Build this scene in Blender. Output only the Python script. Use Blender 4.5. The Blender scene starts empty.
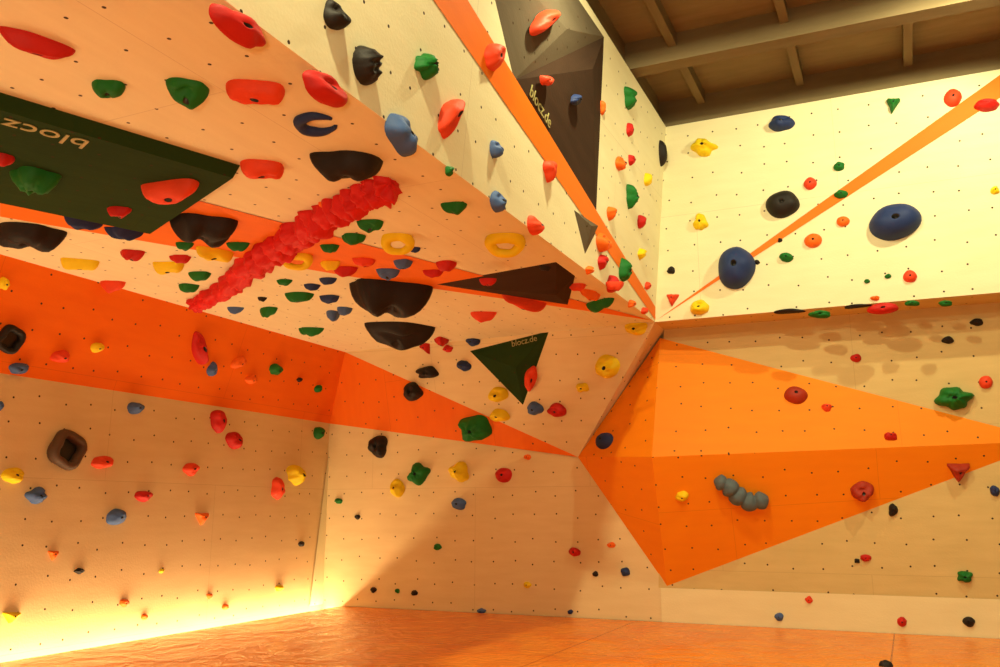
import bpy, math, random
from mathutils import Vector, Matrix, noise
S=bpy.context.scene
S.view_settings.view_transform='Standard'
F_PX=850.0; HOR=512.0
TH=math.atan((HOR-333.5)/F_PX)
CAM=Vector((0,0,1.0))
cam=bpy.data.cameras.new('camera'); co=bpy.data.objects.new('camera',cam)
S.collection.objects.link(co); S.camera=co
co.location=CAM; co.rotation_euler=(math.pi/2+TH,0,0)
cam.sensor_width=36; cam.lens=F_PX/1000*36; cam.clip_start=0.05

def ray(px,py):
    u=(px-500)/F_PX; v=(333.5-py)/F_PX
    return Vector((u, math.cos(TH)-v*math.sin(TH), math.sin(TH)+v*math.cos(TH)))
FWD=Vector((0,math.cos(TH),math.sin(TH)))
class Plane:
    def __init__(s,p,n):
        n=Vector(n).normalized(); p=Vector(p)
        if (CAM-p).dot(n)<0: n=-n
        s.p=p; s.n=n
    def off(s,d): return Plane(s.p+s.n*d,s.n)
def hit(px,py,pl):
    d=ray(px,py); t=(pl.p-CAM).dot(pl.n)/d.dot(pl.n)
    return CAM+d*t
def plane3(a,b,c): return Plane(a,(b-a).cross(c-a))
Z=Vector((0,0,1))
# ---------------------------------------------------------------- room frame
floorP=Plane((0,0,0),(0,0,1))
P0=hit(322,605,floorP)
def gdir(px):
    d=ray(px,HOR); d.z=0; return d.normalized()
dB=-gdir(-1559); dL=gdir(909)
nB=dB.cross(Z).normalized(); nL=dL.cross(Z).normalized()
B0=Plane(P0,nB); L0=Plane(P0,nL)
nB=B0.n; nL=L0.n
LIP=0.52
B1=B0.off(LIP)
K=hit(655,322,B1)
KT=hit(666,127,B1)
ZT=KT.z
Fp=Plane(K,dL.cross(KT-K))
zS=hit(333,424,L0).z
Sc=Vector((P0.x,P0.y,zS))
M=hit(345,352,B0.off(0.15))
Q=hit(578,457,B0.off(0.01))
roofP=Plane(K,dL.cross(M-K))
bandP=plane3(Sc,M,Sc+dL)
f1P=plane3(M,Q,K); f2P=plane3(Sc,Q,M)
zSeam=hit(667,588,B0).z
seamA=hit(667,588,B0); seamA.z=zSeam
Cp=plane3(seamA,seamA+dB,seamA+nB*0.14+Z*(K.z-zSeam))
PT=hit(660,338,Cp); PB=hit(667,586,Cp); PD=hit(1052,441,Cp)
PA=hit(652,457,B0.off(0.55))
py_ul=plane3(Q,PT,PA); py_ur=plane3(PT,PD,PA); py_ll=plane3(Q,PB,PA); py_lr=plane3(PB,PD,PA)
# ---------------------------------------------------------------- materials
def newmat(name):
    m=bpy.data.materials.new(name); m.use_nodes=True
    nt=m.node_tree; b=nt.nodes['Principled BSDF']
    return m,nt,b
def wallmat(name,col,col2,dots=True,rough=0.6,sp=0.225,seam=.75,spec=.25):
    m,nt,b=newmat(name); N=nt.nodes; Lk=nt.links
    b.inputs['Specular IOR Level'].default_value=spec
    uv=N.new('ShaderNodeUVMap')
    mp=N.new('ShaderNodeMapping'); mp.inputs['Scale'].default_value=(1.2,6,1); Lk.new(uv.outputs[0],mp.inputs[0])
    n1=N.new('ShaderNodeTexNoise'); n1.inputs['Scale'].default_value=2.2; n1.inputs['Detail'].default_value=7
    Lk.new(mp.outputs[0],n1.inputs[0])
    n2=N.new('ShaderNodeTexNoise'); n2.inputs['Scale'].default_value=0.9; n2.inputs['Detail'].default_value=4
    Lk.new(uv.outputs[0],n2.inputs[0])
    ad=N.new('ShaderNodeMath'); ad.operation='ADD'; Lk.new(n1.outputs[0],ad.inputs[0]); Lk.new(n2.outputs[0],ad.inputs[1])
    mr=N.new('ShaderNodeMapRange'); mr.inputs[1].default_value=0.7; mr.inputs[2].default_value=1.3; Lk.new(ad.outputs[0],mr.inputs[0])
    mx=N.new('ShaderNodeMix'); mx.data_type='RGBA'; mx.inputs[6].default_value=(*col,1); mx.inputs[7].default_value=(*col2,1)
    Lk.new(mr.outputs[0],mx.inputs[0])
    out=mx.outputs[2]
    if dots:
        vs=N.new('ShaderNodeVectorMath'); vs.operation='SCALE'; vs.inputs['Scale'].default_value=1/sp; Lk.new(uv.outputs[0],vs.inputs[0])
        vo=N.new('ShaderNodeTexVoronoi'); vo.voronoi_dimensions='2D'; vo.inputs['Scale'].default_value=1.0; vo.inputs['Randomness'].default_value=0.28
        Lk.new(vs.outputs[0],vo.inputs['Vector'])
        lt=N.new('ShaderNodeMath'); lt.operation='LESS_THAN'; lt.inputs[1].default_value=0.0082/sp; Lk.new(vo.outputs['Distance'],lt.inputs[0])
        m2=N.new('ShaderNodeMix'); m2.data_type='RGBA'; m2.inputs[7].default_value=(0.05,0.028,0.012,1)
        Lk.new(lt.outputs[0],m2.inputs[0]); Lk.new(out,m2.inputs[6]); out=m2.outputs[2]
        br=N.new('ShaderNodeTexBrick'); br.inputs['Scale'].default_value=1.0
        br.inputs['Brick Width'].default_value=2.5; br.inputs['Row Height'].default_value=1.25
        br.inputs['Mortar Size'].default_value=0.002; br.inputs['Mortar Smooth'].default_value=0.3
        Lk.new(uv.outputs[0],br.inputs['Vector'])
        m3=N.new('ShaderNodeMix'); m3.data_type='RGBA'; m3.inputs[7].default_value=(col[0]*seam,col[1]*seam*.95,col[2]*seam*.9,1)
        Lk.new(br.outputs['Fac'],m3.inputs[0]); Lk.new(out,m3.inputs[6]); out=m3.outputs[2]
    Lk.new(out,b.inputs['Base Color']); b.inputs['Roughness'].default_value=rough
    bp=N.new('ShaderNodeBump'); bp.inputs['Strength'].default_value=0.12; bp.inputs['Distance'].default_value=0.01
    n3=N.new('ShaderNodeTexNoise'); n3.inputs['Scale'].default_value=60; Lk.new(uv.outputs[0],n3.inputs[0])
    Lk.new(n3.outputs[0],bp.inputs['Height']); Lk.new(bp.outputs[0],b.inputs['Normal'])
    return m
cream=wallmat('cream_plywood',(0.82,0.79,0.52),(0.76,0.72,0.45))
roofm=wallmat('roof_plywood',(0.83,0.77,0.50),(0.76,0.69,0.43))
creamk=wallmat('cream_kickboard',(0.82,0.72,0.42),(0.76,0.65,0.36),dots=False)
beige_bounce=wallmat('beige_plywood_bounce_tint',(0.77,0.62,0.34),(0.70,0.54,0.28))  # beige plywood with the warm bounced light put into its colour
beige_shade=wallmat('beige_plywood_shaded',(0.66,0.51,0.22),(0.58,0.44,0.18))  # same beige plywood, darkened so the shade of the lower wall is painted in
orange=wallmat('orange_paint',(0.88,0.17,0.004),(0.82,0.145,0.003))
orange_s=wallmat('orange_stripe_paint',(0.86,0.185,0.003),(0.80,0.165,0.003),dots=False)
orange_py=wallmat('orange_volume_paint',(0.90,0.27,0.003),(0.85,0.24,0.003))
ceilm=wallmat('ceiling_board',(0.26,0.20,0.10),(0.20,0.15,0.07),dots=False,rough=0.8)
beamm=wallmat('ceiling_timber',(0.21,0.16,0.08),(0.16,0.12,0.055),dots=False,rough=0.8)
volm=wallmat('dark_volume_paint',(0.055,0.030,0.018),(0.038,0.022,0.014),rough=0.8,sp=0.2,spec=.08)
grym=wallmat('grey_volume_paint',(0.13,0.105,0.07),(0.11,0.088,0.056),rough=0.8,sp=0.2,spec=.08)
grnm=wallmat('green_volume_paint',(0.022,0.050,0.011),(0.016,0.040,0.009),rough=0.8,sp=0.2,spec=.08)
def matm():
    m,nt,b=newmat('orange_vinyl_mat'); N=nt.nodes; Lk=nt.links
    tc=N.new('ShaderNodeUVMap')
    n1=N.new('ShaderNodeTexNoise'); n1.inputs['Scale'].default_value=1.6; n1.inputs['Detail'].default_value=5; n1.inputs['Distortion'].default_value=1.5
    Lk.new(tc.outputs[0],n1.inputs[0])
    cr=N.new('ShaderNodeValToRGB'); cr.color_ramp.elements[0].color=(0.84,0.21,0.010,1); cr.color_ramp.elements[1].color=(0.93,0.30,0.020,1)
    cr.color_ramp.elements[0].position=.35; cr.color_ramp.elements[1].position=.7
    Lk.new(n1.outputs[0],cr.inputs[0])
    br=N.new('ShaderNodeTexBrick'); br.inputs['Scale'].default_value=1.0; br.offset=0
    br.inputs['Brick Width'].default_value=2.9; br.inputs['Row Height'].default_value=2.2
    br.inputs['Mortar Size'].default_value=0.006; br.inputs['Mortar Smooth'].default_value=0.6
    Lk.new(tc.outputs[0],br.inputs['Vector'])
    m3=N.new('ShaderNodeMix'); m3.data_type='RGBA'; m3.inputs[7].default_value=(.6,.13,.008,1)
    Lk.new(br.outputs['Fac'],m3.inputs[0]); Lk.new(cr.outputs[0],m3.inputs[6]); Lk.new(m3.outputs[2],b.inputs['Base Color'])
    b.inputs['Roughness'].default_value=0.24
    n4=N.new('ShaderNodeTexNoise'); n4.inputs['Scale'].default_value=4.5; n4.inputs['Distortion'].default_value=2.5; Lk.new(tc.outputs[0],n4.inputs[0])
    sm=N.new('ShaderNodeMath'); sm.operation='MULTIPLY_ADD'; sm.inputs[1].default_value=.4
    Lk.new(n4.outputs[0],sm.inputs[0]); Lk.new(n1.outputs[0],sm.inputs[2])
    s2=N.new('ShaderNodeMath'); s2.operation='SUBTRACT'; Lk.new(sm.outputs[0],s2.inputs[0]); Lk.new(br.outputs['Fac'],s2.inputs[1])
    bp=N.new('ShaderNodeBump'); bp.inputs['Strength'].default_value=0.65; bp.inputs['Distance'].default_value=0.06
    Lk.new(s2.outputs[0],bp.inputs['Height']); Lk.new(bp.outputs[0],b.inputs['Normal'])
    return m
vinyl=matm()
COL={'R':(0.52,0.012,0.008),'C':(0.76,0.060,0.016),'O':(0.86,0.15,0.010),'Y':(0.84,0.62,0.008),'G':(0.006,0.15,0.018),
 'K':(0.014,0.010,0.008),'B':(0.060,0.12,0.30),'N':(0.016,0.035,0.13),'W':(0.10,0.055,0.03),'T':(0.10,0.14,0.16),'r':(0.36,0.030,0.010)}
HM={}
for k,c in COL.items():
    m,nt,b=newmat('resin_'+k); N=nt.nodes; Lk=nt.links
    tc=N.new('ShaderNodeTexCoord'); n1=N.new('ShaderNodeTexNoise'); n1.inputs['Scale'].default_value=90; Lk.new(tc.outputs['Object'],n1.inputs[0])
    bp=N.new('ShaderNodeBump'); bp.inputs['Strength'].default_value=0.25; bp.inputs['Distance'].default_value=0.004
    Lk.new(n1.outputs[0],bp.inputs['Height']); Lk.new(bp.outputs[0],b.inputs['Normal'])
    n2=N.new('ShaderNodeTexNoise'); n2.inputs['Scale'].default_value=9; Lk.new(tc.outputs['Object'],n2.inputs[0])
    mx=N.new('ShaderNodeMix'); mx.data_type='RGBA'; mx.inputs[6].default_value=(*[x*.8 for x in c],1); mx.inputs[7].default_value=(*[min(1,x*1.15) for x in c],1)
    Lk.new(n2.outputs[0],mx.inputs[0]); Lk.new(mx.outputs[2],b.inputs['Base Color']); b.inputs['Roughness'].default_value=0.6
    b.inputs['Specular IOR Level'].default_value=0.28
    HM[k]=m
bolt_shade_m,_,bb=newmat('bolt_recess_and_hole_shade'); bb.inputs['Base Color'].default_value=(0.02,0.018,0.015,1); bb.inputs['Roughness'].default_value=.4; bb.inputs['Metallic'].default_value=.3  # dark bolt recess, also used as painted shade inside donut holds
whitm,_,bb=newmat('lettering_paint'); bb.inputs['Base Color'].default_value=(0.36,0.33,0.12,1)
# ---------------------------------------------------------------- mesh helpers
def link(o,parent=None):
    S.collection.objects.link(o)
    if parent is not None: o.parent=parent
    return o
def poly_obj(name,polys,parent=None):
    vs=[];fs=[];mats=[];mi=[]
    for pv,mt,ud in polys:
        i0=len(vs); vs+= [tuple(p) for p in pv]; fs.append(list(range(i0,i0+len(pv))))
        if mt not in mats: mats.append(mt)
        mi.append(mats.index(mt))
    me=bpy.data.meshes.new(name); me.from_pydata(vs,[],fs); 
    for m in mats: me.materials.append(m)
    uvl=me.uv_layers.new(name='UVMap')
    for k,(pv,mt,ud) in enumerate(polys):
        p=me.polygons[k]; p.material_index=mi[k]
        n=(pv[1]-pv[0]).cross(pv[2]-pv[0]).normalized()
        u=Vector(ud) if ud is not None else (pv[1]-pv[0])
        u=(u-n*u.dot(n)).normalized(); v=n.cross(u)
        for li in p.loop_indices:
            w=Vector(vs[me.loops[li].vertex_index]); uvl.data[li].uv=(w.dot(u)+20,w.dot(v)+20)
    o=bpy.data.objects.new(name,me); return link(o,parent)
LB=15.0; RB=10.0
base=-0.35
def at(p,z): return Vector((p.x,p.y,z))
backL=-dL*LB
poly_obj('wall_left',[
 ([at(P0,base)+backL,at(P0,base),Sc,Sc+backL],beige_bounce,dL),
 ([Sc+backL,Sc,M,M+backL],orange,dL)])
poly_obj('ceiling_overhang',[([M+backL,M,K,K+backL],roofm,dL)])
poly_obj('wall_middle',[([K+backL,K,KT,KT+backL],cream,dL)])
rB=dB*RB
t=(Cp.p-K).dot(Cp.n)/(-nB).dot(Cp.n); KC=K-nB*t*1.0
KB=K-nB*LIP
poly_obj('wall_back',[
 ([at(P0,zSeam),at(P0,zSeam)+rB,at(P0,K.z)+rB,at(P0,K.z)],beige_bounce,dB),
 ([at(P0,base),at(P0,base)+rB,at(P0,zSeam)+rB,at(P0,zSeam)],beige_bounce,dB),
 ([Sc,Q,M],orange,dL),
 ([M,Q,K],beige_bounce,dB),
 ([K,Q,KB],beige_bounce,dB)])
sA=seamA+dB*0.02
poly_obj('wall_right',[
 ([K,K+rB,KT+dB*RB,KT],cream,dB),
 ([KC,KC+rB,K+rB,K],beige_shade,dB),
 ([sA-dB*0.1,sA+rB,KC+rB,KC],beige_shade,dB)])
kk=seamA-dB*0.06+nB*.006
poly_obj('trim_3',[([at(kk,base),at(kk,base)+rB,at(kk,zSeam)+rB,at(kk,zSeam)],creamk,dB)])
poly_obj('pyramid_volume',[([Q,PT,PA],orange_py,dB),([PT,PD,PA],orange_py,dB),([Q,PB,PA],orange_py,dB),([PB,PD,PA],orange_py,dB)])
def stripe(name,pts,pl,par,mt=orange_s):
    pts=[hit(x,y,pl)+pl.n*0.004 for x,y in pts]
    return poly_obj(name,[(pts,mt,None)],par)
D=bpy.data.objects
stripe('painted_stripe_a',[(433,0),(378,-80),(418,-80),(467,0),(655,307),(655,320)],Fp,D['wall_middle'])
stripe('painted_stripe_b',[(657,320),(1000,75),(1140,-25),(1140,5),(1000,98)],B1,D['wall_right'])
stripe('painted_stripe_c',[(652,320),(350,240),(0,148),(0,216),(350,276)],roofP,D['ceiling_overhang'])
cf=[hit(331,428,L0)+nL*.01,hit(309,606,L0)+nL*.01,hit(322,604,L0)+nL*.01]  # narrow cream triangle laid on the left wall beside the corner
poly_obj('pale_corner_triangle',[(cf,cream,Z)])
GAP=0.26
g=nL*GAP
fa=P0+g; 
fl=[fa+backL, fa, fa+dB*RB, fa+dB*RB+backL]
top=[Vector((p.x,p.y,0)) for p in fl]; bot=[Vector((p.x,p.y,base)) for p in fl]
fo=poly_obj('floor_mat',[(top,vinyl,dL),([bot[0],bot[1],top[1],top[0]],vinyl,dL)])
slab=[P0+backL-nL*.3,P0-nL*.3,P0+dB*RB,P0+dB*RB+backL]
poly_obj('floor',[([Vector((p.x,p.y,base)) for p in slab],beamm,dL)])
# ---- ceiling
ZC=ZT+0.30
cc=[P0+backL-nL*2,P0-nL*2-nB*1.0,P0+dB*RB-nB*1.0,P0+dB*RB+backL]
poly_obj('ceiling',[([at(p,ZC) for p in cc],ceilm,dB)])
poly_obj('trim_2',[([KT-nB*.06-dB*.3,KT-nB*.06+rB,at(KT-nB*.06+rB,ZC),at(KT-nB*.06-dB*.3,ZC)],beamm,dB),
 ([KT-nL*.06,KT-nL*.06+backL,at(KT-nL*.06+backL,ZC),at(KT-nL*.06,ZC)],beamm,dL)])
def beam(name,a,b,w,z0,z1,side,parent):
    s=side*w/2; P=[]
    for z in (z0,z1):
        P+=[at(a-s,z),at(b-s,z),at(b+s,z),at(a+s,z)]
    q=[(0,1,2,3),(0,1,5,4),(2,3,7,6),(1,2,6,5),(3,0,4,7)]
    return poly_obj(name,[([P[i] for i in f],beamm,(b-a)) for f in q],parent)
ce=D['ceiling']
zb=ZT+0.05
b0=hit(640,72,Plane((0,0,zb),(0,0,1)))
off0=(b0-KT).dot(nB)
for i in range(6):
    st=KT+nB*(off0+i*1.55)
    beam('main_beam_%d'%i,st-dB*0.3,st+dB*RB,0.16,zb,ZC,nB,ce)
for i in range(12):
    st=KT+dB*(0.35+i*0.9)
    beam('cross_rib_%d'%i,st,st+backL,0.07,ZC-0.12,ZC,dB,ce)
# ---------------------------------------------------------------- holds
rng=random.Random(7)
RHO=[1.0,0.985,0.93,0.84,0.72,0.58,0.44,0.32,0.22,0.15,0.11,0.0]
def frame(px,py,w,h,ang,pl,prot):
    C=hit(px,py,pl); m=(C-CAM).dot(FWD)/F_PX
    H=prot*math.sqrt(w*h)/2*m*.85
    V=(C-CAM).normalized(); graz=1-abs(V.dot(pl.n))
    C=hit(px,py,pl.off(H*0.45))-pl.n*H*0.45
    a=math.radians(ang); ux,uy=math.cos(a),math.sin(a)
    A=hit(px+ux*w/2,py+uy*w/2,pl)-hit(px,py,pl); Bv=hit(px-uy*h/2,py+ux*h/2,pl)-hit(px,py,pl)
    la=min(A.length,1.3*w/2*m)*.95; lb=min(Bv.length,1.3*h/2*m)*(.95-.12*graz)
    ad=A.normalized(); bd=Bv-ad*Bv.dot(ad); bd.normalize()
    return C,ad*la,bd*lb,pl.n.copy(),H,m
def mesh_obj(name,vs,fs,mats,mi,loc,parent=None,smooth=True):
    me=bpy.data.meshes.new(name); me.from_pydata([tuple(v) for v in vs],[],fs)
    for m in mats: me.materials.append(m)
    for i,p in enumerate(me.polygons):
        p.material_index=mi[i] if mi else 0; p.use_smooth=smooth
    o=bpy.data.objects.new(name,me); o.location=loc
    return link(o,parent)
def hold(px,py,w,h,ang,col,pl,kind='b',prot=1.0,bend=0.0):
    if kind=='m': prot*=0.8
    C,A,Bv,N,H,m=frame(px,py,w,h,ang,pl,prot)
    seed=Vector((px*.37,py*.71,3.1)); vs=[];fs=[];mi=[]
    if kind in('o','c','d'):
        t={'d':.24,'c':.24,'o':.31}[kind]
        n1,n2=36,12; R=1-t
        if kind=='c': a0,a1=math.radians(20),math.radians(330)
        else: a0,a1=0,2*math.pi
        full=kind!='c'
        if kind=='o':
            Bv=(Bv.normalized()*.55+N*.75).normalized()*max(Bv.length,A.length*.62); C=C+N*Bv.length*.55
        cnt=n1 if full else n1+1
        mr=(A.length+Bv.length)/2*t
        for i in range(cnt):
            a=a0+(a1-a0)*i/n1
            k=1+0.12*noise.noise(seed+Vector((math.cos(a),math.sin(a),0))*1.3)
            if kind=='d': k*=1+0.10*math.cos(4*a+1)
            cx=A*math.cos(a)*R*k+Bv*math.sin(a)*R*k; od=(A.normalized()*math.cos(a)+Bv.normalized()*math.sin(a))
            NN=A.cross(Bv).normalized()
            if NN.dot(N)<0: NN=-NN
            rr=mr*(1+0.15*noise.noise(seed+Vector((a,0,0))))
            if kind=='o': rr*=1.12-.35*math.sin(a)
            if not full: rr*=min(1,0.35+2.2*min(i,n1-i)/n1)
            for j in range(n2):
                b=2*math.pi*j/n2
                lift={'d':.8,'c':.5,'o':0}[kind]
                vs.append(cx+od*math.cos(b)*rr+NN*(rr*lift+math.sin(b)*rr*(1 if kind!='d' else 1.4)))
        for i in range(n1):
            for j in range(n2):
                a_=i*n2+j; b_=i*n2+(j+1)%n2; c_=((i+1)%cnt)*n2+(j+1)%n2; d_=((i+1)%cnt)*n2+j
                fs.append((a_,b_,c_,d_)); mi.append(0)
        if not full:
            fs.append(tuple(range(n2))); mi.append(0); fs.append(tuple((cnt-1)*n2+j for j in range(n2))); mi.append(0)
        if kind=='d':  # dark disc paints the shade of the hole so the ring looks hollow
            i0=len(vs)
            for i in range(24):
                a=2*math.pi*i/24; vs.append(A*math.cos(a)*.7+Bv*math.sin(a)*.7+N*.012)
            fs.append(tuple(range(i0,i0+24))); mi.append(1)
        return mesh_obj('climbing_hold',vs,fs,[HM[col],bolt_shade_m],mi,C)
    sg=32
    ph=rng.uniform(0,6.28); am={'b':.13,'m':.04,'j':.10,'t':.05,'s':.06,'f':.2,'n':.16,'w':.07}.get(kind,.1)
    k3=rng.choice([2,3,3,4]); 
    for ir,rho in enumerate(RHO[:-1]):
        for j in range(sg):
            a=2*math.pi*j/sg
            r=1+am*math.sin(k3*a+ph)*.6+am*1.3*noise.noise(seed+Vector((math.cos(a),math.sin(a),0))*1.4)
            if kind=='t':
                r*=0.62/max(math.cos(((a+math.pi/6)%(2*math.pi/3))-math.pi/3),.2)
            if kind=='f': r*=1+.04*math.sin(6*a+ph)
            x=rho*r*math.cos(a); y=rho*r*math.sin(a)
            if kind=='w': y*=.62+.5*x*x
            z=(1-rho**2.6)**0.62 if rho<1 else 0
            nn=noise.noise(seed+Vector((x,y,0))*1.7)
            z*=1+ (0.30 if kind not in('m',) else .08)*nn
            if kind=='j':
                z*=1+0.35*y
                z-=0.42*math.exp(-((x/.55)**2+((y+.38)/.24)**2))
            if kind=='w': z*=.75+.45*x*x+.2*y
            if kind=='b': z*=1-0.22*y
            if kind=='n': z-=0.30*math.exp(-((x)/.22)**2)*(1-rho)
            if kind=='f': z*=1+.25*noise.noise(seed*2+Vector((x,y,0))*5)
            if kind=='s':
                z*=1+.10*math.sin(16*y+3*x*x); x*=1+.05*math.sin(16*y)
            if rho<=0.11 and kind not in('s',): z-=0.28
            yy=y+bend*(x*x-.4)
            z=max(z,0) if rho<1 else -0.03
            vs.append(A*x+Bv*yy+N*z*H*1.15)
    nr=len(RHO)-1
    for i in range(nr-1):
        for j in range(sg):
            fs.append((i*sg+j,i*sg+(j+1)%sg,(i+1)*sg+(j+1)%sg,(i+1)*sg+j)); mi.append(1 if (i>=nr-2 and kind!='s') else 0)
    fs.append(tuple((nr-1)*sg+j for j in range(sg))); mi.append(1 if kind!='s' else 0)
    return mesh_obj('climbing_hold',vs,fs,[HM[col],bolt_shade_m],mi,C)

# volumes -----------------------------------------------------------
def volume(name,pts,apex,hgt,pl,mt):
    b=[hit(x,y,pl) for x,y in pts]; ap=hit(apex[0],apex[1],pl)+pl.n*hgt
    return poly_obj(name,[([b[i],b[(i+1)%len(b)],ap],mt,None) for i in range(len(b))])
def slabv(name,pts,th,pl,mt):
    p2=pl.off(th); t=[hit(x,y,p2) for x,y in pts]
    n=len(t); ce_=sum(t,Vector())/n
    b=[ce_-pl.n*th+(q-ce_)*1.03 for q in t]
    return poly_obj(name,[(t,mt,None)]+[([t[i],t[(i+1)%n],b[(i+1)%n],b[i]],mt,None) for i in range(n)])
v1=slabv('triangular_volume',[(-150,72),(0,110),(233,178),(150,234),(0,203),(-150,180)],0.07,roofP,grnm)
boardP=roofP.off(0.07)
v2=volume('triangular_volume',[(495,0),(470,-70),(545,-50),(604,37),(514,80)],(560,30),0.05,Fp,grym)
v3=volume('triangular_volume',[(514,80),(604,37),(596,216)],(585,70),0.06,Fp,volm)
v4=volume('triangular_volume',[(574,210),(599,226),(585,254)],(586,226),0.04,Fp,grym)
v5=volume('triangular_volume',[(433,284),(556,262),(575,276),(568,305)],(556,280),0.12,roofP,volm)
v6=volume('triangular_volume',[(470,351),(549,331),(523,405)],(520,366),0.10,f1P,grnm)
def text(s,px,py,dx,dy,size,pl,off,par):
    o0=hit(px,py,pl)+pl.n*off; xd=(hit(px+dx,py+dy,pl)-hit(px,py,pl)).normalized(); yd=pl.n.cross(xd)
    c=bpy.data.curves.new('lettering','FONT'); c.body=s; c.size=size; c.materials.append(whitm); c.extrude=0.002
    o=bpy.data.objects.new('lettering',c); link(o,par)
    o.matrix_world=Matrix.Translation(o0)@Matrix((xd,yd,pl.n)).transposed().to_4x4()
text('blocz',92,141,-62,-17,0.17,boardP,0.004,v1)
P3=plane3(hit(514,80,Fp),hit(596,216,Fp),hit(585,70,Fp)+Fp.n*.06)
text('blocz.de',528,94,22,37,0.11,P3,0.008,v3)
P6=plane3(hit(470,351,f1P),hit(549,331,f1P),hit(520,366,f1P)+f1P.n*.10)
text('blocz.de',512,347,32,-8,0.09,P6,0.006,v6)

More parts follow.
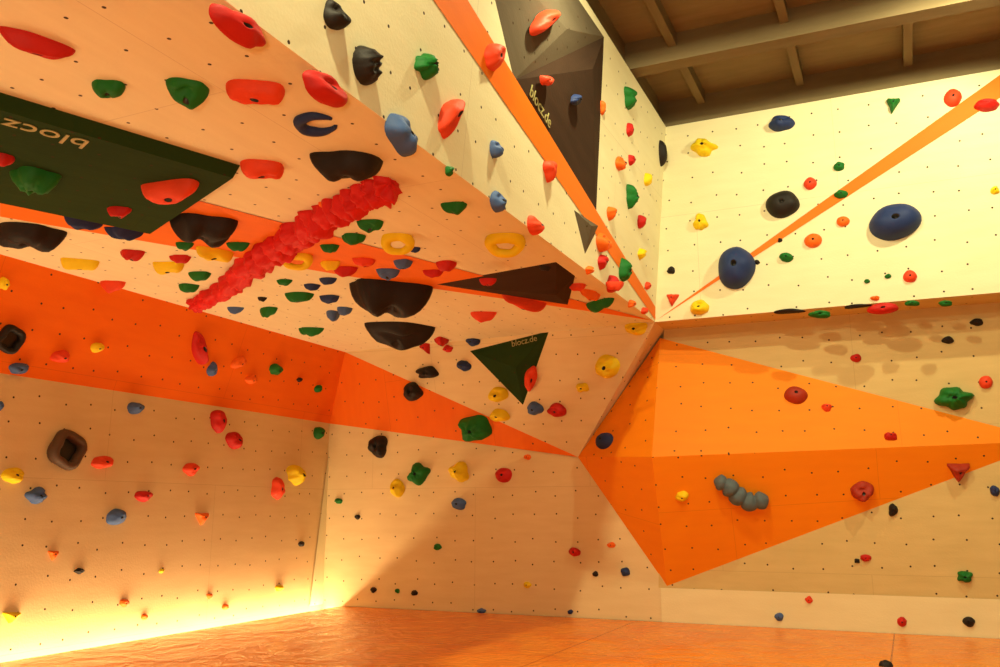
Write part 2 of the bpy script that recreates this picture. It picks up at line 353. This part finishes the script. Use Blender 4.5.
R=roofP;Fw=Fp;L=L0;BD=bandP;B=B0;U=B1;C_=Cp;G=f1P
H=[
# roof
(38,46,84,20,18,'R',R,'b',.8,.2),(108,90,34,22,0,'G',R,'n'),(187,92,44,28,5,'G',R,'j'),(255,94,60,32,5,'C',R,'w',1,.25),
(317,130,48,40,0,'N',R,'c'),(262,171,46,29,5,'C',R,'w',1,.2),(347,167,72,32,3,'K',R,'n'),(170,193,56,31,-8,'C',boardP,'w',1,.2),
(33,181,42,32,0,'G',boardP,'f'),(120,212,24,13,0,'R',boardP),(2,160,22,18,0,'R',boardP),(203,229,68,34,5,'K',R,'n'),(27,237,70,30,5,'K',R,'n'),
(124,233,40,11,8,'N',R),(82,223,42,12,10,'N',R),(238,246,24,11,0,'G',R),(297,260,34,18,0,'Y',R,'o'),(398,242,36,22,0,'Y',R,'o'),
(505,243,42,24,0,'Y',R,'o'),(330,248,20,11,0,'G',R),(353,239,25,14,0,'G',R),(370,225,26,14,0,'G',R,'j'),(80,265,40,16,5,'Y',R,'w'),
(132,255,26,13,0,'R',R),(168,268,32,18,0,'Y',R,'w'),(185,246,20,11,0,'G',R),(214,255,38,20,10,'Y',R,'w',1,.2),(200,276,24,11,0,'G',R),
(188,288,20,12,0,'G',R),(113,286,26,14,0,'C',R),(180,259,22,10,0,'R',R),(268,312,22,12,-15,'G',R),(299,297,28,12,0,'G',R),(311,331,25,9,0,'G',R),
(312,287,16,9,0,'N',R),(328,281,18,9,0,'N',R),(330,299,20,11,0,'N',R),(345,271,26,13,0,'R',R),(330,265,22,12,0,'Y',R),(388,273,24,13,0,'B',R,'j'),
(403,264,20,14,0,'B',R),(333,316,14,20,0,'B',R),(344,311,16,13,0,'B',R),(390,298,78,40,5,'K',R,'n',1.1),(398,333,68,28,3,'K',R,'j',.9),(447,266,22,15,0,'R',R),
(433,273,20,10,0,'R',R),(454,208,27,14,0,'G',R),(488,282,18,10,0,'R',R.off(.1)),(525,303,44,10,12,'C',R),(600,305,30,12,-15,'G',R),
(590,295,26,10,20,'O',R),(577,287,18,10,0,'C',R),(483,316,28,11,0,'C',R),(615,286,20,12,0,'C',R),(365,262,24,11,5,'C',R),(415,250,12,8,0,'N',R),
(545,268,14,8,0,'K',R),(285,282,16,7,0,'G',R),(262,299,10,6,0,'K',R),(235,310,18,8,0,'B',R),(308,240,14,8,0,'K',R),
(325,205,14,8,0,'O',R),(12,200,18,8,0,'C',R),(635,328,24,16,0,'Y',G,'j'),
# facets under roof
(425,347,12,14,-30,'R',G,'t'),(441,341,16,12,20,'R',R,'t'),(447,349,10,8,0,'R',G),(472,341,14,12,0,'N',G),(463,366,14,12,0,'N',G),
(426,373,22,13,0,'K',G,'n'),(411,392,19,20,0,'K',f2P,'n'),(497,395,22,15,0,'Y',G,'j'),(498,416,20,14,0,'Y',G),(531,379,13,26,10,'C',plane3(hit(549,331,G),hit(523,405,G),hit(520,366,G)+G.n*.10),'j'),
(606,367,26,24,0,'Y',G,'j'),(582,388,14,10,0,'Y',G),(534,409,17,14,0,'B',G),(556,411,20,14,0,'R',G),(603,440,19,17,0,'N',py_ul,'m'),(474,429,34,30,0,'G',G,'f'),
# orange band
(12,340,29,30,0,'K',BD,'d'),(20,369,20,12,0,'B',BD),(5,284,11,14,0,'Y',BD),(62,357,20,13,0,'C',BD),(98,348,13,11,0,'Y',BD),(201,349,14,32,-25,'R',BD,'j',1,.2),
(213,370,9,15,0,'B',BD),(240,363,16,10,-30,'O',BD),(252,380,12,9,0,'O',BD),(277,370,14,12,0,'G',BD),(319,389,9,8,0,'G',BD),(300,380,6,5,0,'K',BD),
# left wall
(70,450,36,42,0,'W',L,'d'),(137,408,17,13,0,'B',L),(220,421,15,24,-20,'R',L),(236,440,18,18,20,'R',L,'j'),(320,433,12,14,0,'G',L),(15,475,22,17,0,'Y',L,'j'),
(38,496,20,18,0,'B',L,'f'),(104,462,20,15,0,'C',L,'j'),(118,517,19,18,0,'B',L),(145,496,17,12,0,'R',L),(192,469,15,14,0,'C',L),(203,517,14,14,0,'O',L,'t'),
(279,489,13,22,-20,'C',L),(298,475,20,22,10,'Y',L,'f'),(54,554,11,11,0,'O',L,'t'),(80,571,10,6,0,'K',L),(12,616,19,12,0,'Y',L,'t'),(125,603,9,9,0,'O',L),
(145,617,7,6,0,'O',L),(226,607,8,6,0,'O',L),(302,544,7,6,0,'K',L),(210,596,6,6,0,'O',L),(280,588,9,7,0,'Y',L),(1,406,6,10,0,'B',L),(162,571,5,5,0,'Y',L),
# back
(377,446,19,24,15,'K',B,'n'),(396,488,15,20,-10,'Y',B,'j'),(417,474,22,20,-30,'G',B,'f'),(458,472,21,22,0,'Y',B,'f'),(458,504,15,13,0,'B',B),(503,475,18,16,0,'R',B,'m'),
(437,547,8,7,0,'G',B),(338,501,8,6,0,'G',B),(357,517,6,5,0,'K',B),(373,590,6,6,0,'K',B),(397,591,5,5,0,'G',B),(414,593,7,6,0,'K',B),(527,585,8,7,0,'Y',B),(527,457,8,6,0,'O',B),
(481,611,9,6,0,'B',B),(574,552,13,9,0,'R',B),(611,545,9,6,0,'O',B),(625,572,10,9,0,'N',B),(595,574,6,6,0,'K',B),(570,612,6,5,0,'N',B),(641,512,7,6,0,'K',B),
# right lower
(779,617,10,9,0,'B',B),(809,600,8,8,0,'C',B),(902,622,11,10,0,'R',B),(969,622,13,11,0,'K',B),(965,577,16,13,0,'G',C_,'f'),(866,558,13,7,0,'R',C_),(886,664,14,9,0,'K',floorP.off(0)),
(893,510,10,13,10,'K',C_),(995,491,10,12,0,'N',C_),(682,497,14,11,0,'Y',py_lr),(863,492,26,18,-15,'r',py_lr,'j'),(959,471,25,20,0,'r',py_lr,'t'),(891,436,14,8,0,'R',py_ur),
(796,394,25,18,5,'r',py_ur,'m'),(827,407,11,8,0,'C',py_ur),(856,358,12,9,0,'R',C_),(948,340,13,8,0,'K',C_),(977,322,14,8,0,'K',C_),(954,398,36,24,0,'G',C_,'f'),(986,382,15,14,0,'C',C_,'m'),
(857,561,6,5,0,'K',C_),
# lip
(789,311,34,5,-3,'K',U),(820,314,24,8,0,'G',U),(883,308,34,12,-5,'R',U,'m'),(857,306,30,4,-5,'K',U),(912,303,16,6,0,'G',U),(946,303,16,6,0,'G',U),
# upper right
(703,146,27,18,5,'Y',U,'f'),(781,122,28,17,0,'N',U,'j'),(893,103,15,16,0,'G',U,'t'),(782,203,36,28,-10,'K',U,'m'),(735,266,40,44,0,'N',U,'m',1.2),(895,220,56,38,-12,'N',U,'m',1.1),
(839,166,13,9,0,'G',U),(810,183,14,13,0,'C',U,'m'),(841,194,15,9,0,'G',U),(843,221,14,11,0,'O',U,'m'),(813,240,19,15,0,'O',U,'m'),(700,222,15,17,0,'Y',U,'f'),(786,257,15,10,0,'G',U),
(910,276,15,13,0,'C',U,'m'),(699,307,20,16,0,'Y',U,'j'),(672,298,14,14,0,'C',U,'t'),(671,270,8,8,0,'K',U),(953,97,19,19,0,'C',U,'m'),(987,104,28,13,0,'R',U,'j'),(780,240,5,5,0,'K',U),
(888,276,7,5,0,'G',U),(867,281,6,5,0,'G',U),(875,298,10,5,0,'O',U),(995,190,10,8,0,'Y',U),(757,262,6,5,0,'K',U),
# middle wall
(241,27,66,26,32,'R',Fw,'b',.7),(328,88,52,26,28,'R',Fw,'j',.8),(337,15,26,32,0,'K',Fw,'j'),(369,65,30,44,-8,'K',Fw,'s'),(428,65,28,26,0,'G',Fw,'f'),(405,134,40,32,50,'B',Fw,'j'),
(453,116,48,20,-60,'C',Fw,'b',.9,.35),(497,149,17,20,0,'B',Fw,'j'),(499,201,19,24,0,'B',Fw,'j'),(496,56,30,22,-30,'C',Fw,'b'),(547,21,54,16,-38,'C',Fw.off(.04),'b',.9),
(548,80,20,17,0,'C',Fw.off(.04),'w'),(577,100,17,12,0,'N',Fw.off(.05)),(551,170,18,24,0,'C',Fw,'n'),(536,225,22,20,10,'C',Fw,'j'),(450,171,10,12,0,'G',Fw),
(630,97,13,25,-15,'G',Fw,'f'),(630,130,9,15,0,'R',Fw),(621,163,15,16,0,'O',Fw,'j'),(632,196,14,24,-10,'G',Fw,'f'),(612,213,14,16,0,'O',Fw),(648,180,11,14,0,'Y',Fw),
(642,222,12,16,0,'R',Fw),(663,153,10,28,-10,'K',Fw.off(0.0),'m'),(603,262,13,16,0,'R',Fw),(625,271,14,24,-10,'G',Fw,'f'),(604,242,20,22,0,'O',Fw,'j'),(614,285,20,16,20,'R',Fw),
(642,254,12,12,0,'Y',Fw),(648,286,9,9,0,'C',Fw),(645,311,12,8,0,'C',Fw),(603,108,6,16,0,'O',Fw),(632,160,10,12,0,'R',Fw),(590,270,12,10,0,'O',Fw),(632,304,12,9,0,'O',Fw),
]
for h in H: hold(*h)
# ---- swept macro holds
def sweep(name,path,rad,pl,col,ribs,amp,lift=.35,sub=8,rough=.16,hf=0):
    pts=[hit(x,y,pl) for x,y in path]
    P=[];Rr=[]
    n=len(pts)
    def cr(a,b,c,d,t): return 0.5*((2*b)+(c-a)*t+(2*a-5*b+4*c-d)*t*t+(-a+3*b-3*c+d)*t**3)
    tot=ribs*sub
    for i in range(tot+1):
        s=i/tot*(n-1); k=min(int(s),n-2); t=s-k
        g_=[pts[max(0,min(n-1,k+q))] for q in(-1,0,1,2)]; r_=[rad[max(0,min(n-1,k+q))] for q in(-1,0,1,2)]
        p=cr(*g_,t); m=(p-CAM).dot(FWD)/F_PX; P.append(p); Rr.append(cr(*r_,t)*m)
    c0=pts[n//2]; vs=[];fs=[];sg=36
    for i,p in enumerate(P):
        tg=(P[min(i+1,tot)]-P[max(i-1,0)]).normalized(); sd=tg.cross(pl.n).normalized()
        ph=(i%sub)/sub; rib=1+amp*(abs(math.sin(math.pi*ph))**.6-.5)
        endf=min(1,.3+ i/(sub*.8),.3+(tot-i)/(sub*.8))
        for j in range(sg):
            a=2*math.pi*j/sg
            w=1+rough*noise.noise(Vector((math.cos(a)*1.6,math.sin(a)*1.6,i/sub*1.1)))
            if hf: w+=hf*noise.noise(Vector((math.cos(a)*4,math.sin(a)*4,i/sub*2.5)))
            r=Rr[i]*rib*w*endf
            sh=tg*(Rr[i]*.35*noise.noise(Vector((math.cos(a)*1.5,math.sin(a)*1.5,int(i/sub)*.7+9))) if hf else 0)
            vs.append(p-c0+pl.n*(Rr[i]*lift)+sd*math.cos(a)*r+pl.n*math.sin(a)*r+sh)
    for i in range(tot):
        for j in range(sg): fs.append((i*sg+j,i*sg+(j+1)%sg,(i+1)*sg+(j+1)%sg,(i+1)*sg+j))
    fs.append(tuple(range(sg))); fs.append(tuple(tot*sg+j for j in range(sg)))
    return mesh_obj(name,vs,fs,[HM[col]],None,c0)
HM['A']=HM['R'].copy(); HM['A'].name='resin_bright_red'
for nd in HM['A'].node_tree.nodes:
    if nd.type=='MIX': nd.inputs[6].default_value=(.55,.008,.010,1); nd.inputs[7].default_value=(.74,.02,.015,1)
sweep('ribbed_climbing_hold',[(194,302),(222,286),(255,258),(290,234),(325,212),(358,194),(390,178)],[7,9,12,13.5,14,14,14],roofP,'A',21,.55,.35,8,.35,.28)
sweep('segmented_climbing_hold',[(714,479),(727,484),(738,494),(752,500),(768,496)],[6,7.5,8,8,7.5],py_lr,'T',5,.42,.6,10,.1)

# ---------------------------------------------------------------- lights
def area(name,loc,tgt,size,power,col,sy=None):
    l=bpy.data.lights.new(name,'AREA'); l.energy=power; l.color=col; l.size=size
    if sy: l.shape='RECTANGLE'; l.size_y=sy
    o=bpy.data.objects.new(name,l); link(o); o.location=loc
    o.rotation_euler=(Vector(tgt)-Vector(loc)).to_track_quat('-Z','Y').to_euler(); return o
sh=hit(572,612,B0); kp=K; 
dn=(kp-sh); run=dn.dot(nL); rise=dn.z
zl=ZT+.0
off=run*(zl-K.z)/rise
for d,p in((3.2,75),(6.0,95),(9.0,65)):
    loc=K-dL*d+nL*off; loc.z=zl
    area('ceiling_lamp',loc,loc+Vector((0,0,-1))+dL*.5+nL*.35,0.12,p,(1,.90,.52))
area('ceiling_lamp',(3.0,-2.5,zl),(2.8,-1.5,zl-1),0.25,85,(1,.88,.52))
sl=bpy.data.lights.new('ceiling_spot','SPOT'); sl.energy=225; sl.color=(1,.89,.52); sl.spot_size=math.radians(135); sl.spot_blend=.5; sl.shadow_soft_size=.04
so=bpy.data.objects.new('ceiling_spot',sl); link(so); so.location=K+dB*3.0+nB*1.75; so.location.z=zl
so.rotation_euler=(hit(860,380,B1)-so.location).to_track_quat('-Z','Y').to_euler()
area('roof_fill_light',(0.0,-2.2,0.25),hit(200,100,roofP),0.4,105,(1,.83,.50))  # added unseen fill aimed upwards to brighten the roof
mid=P0+nL*.11-dL*5.0
l=bpy.data.lights.new('light_strip','AREA'); l.shape='RECTANGLE'; l.size=10; l.size_y=.05; l.energy=128; l.color=(1,.72,.38)
o=bpy.data.objects.new('light_strip',l); link(o)
xd=dL; zd=-(Z*1.0+nL*.1).normalized(); yd=zd.cross(xd).normalized()
o.matrix_world=Matrix.Translation(Vector((mid.x,mid.y,-.12)))@Matrix((xd,yd,zd)).transposed().to_4x4()
w=bpy.data.worlds.new('world'); S.world=w; w.use_nodes=True
w.node_tree.nodes['Background'].inputs[0].default_value=(1,.80,.46,1); w.node_tree.nodes['Background'].inputs[1].default_value=.07
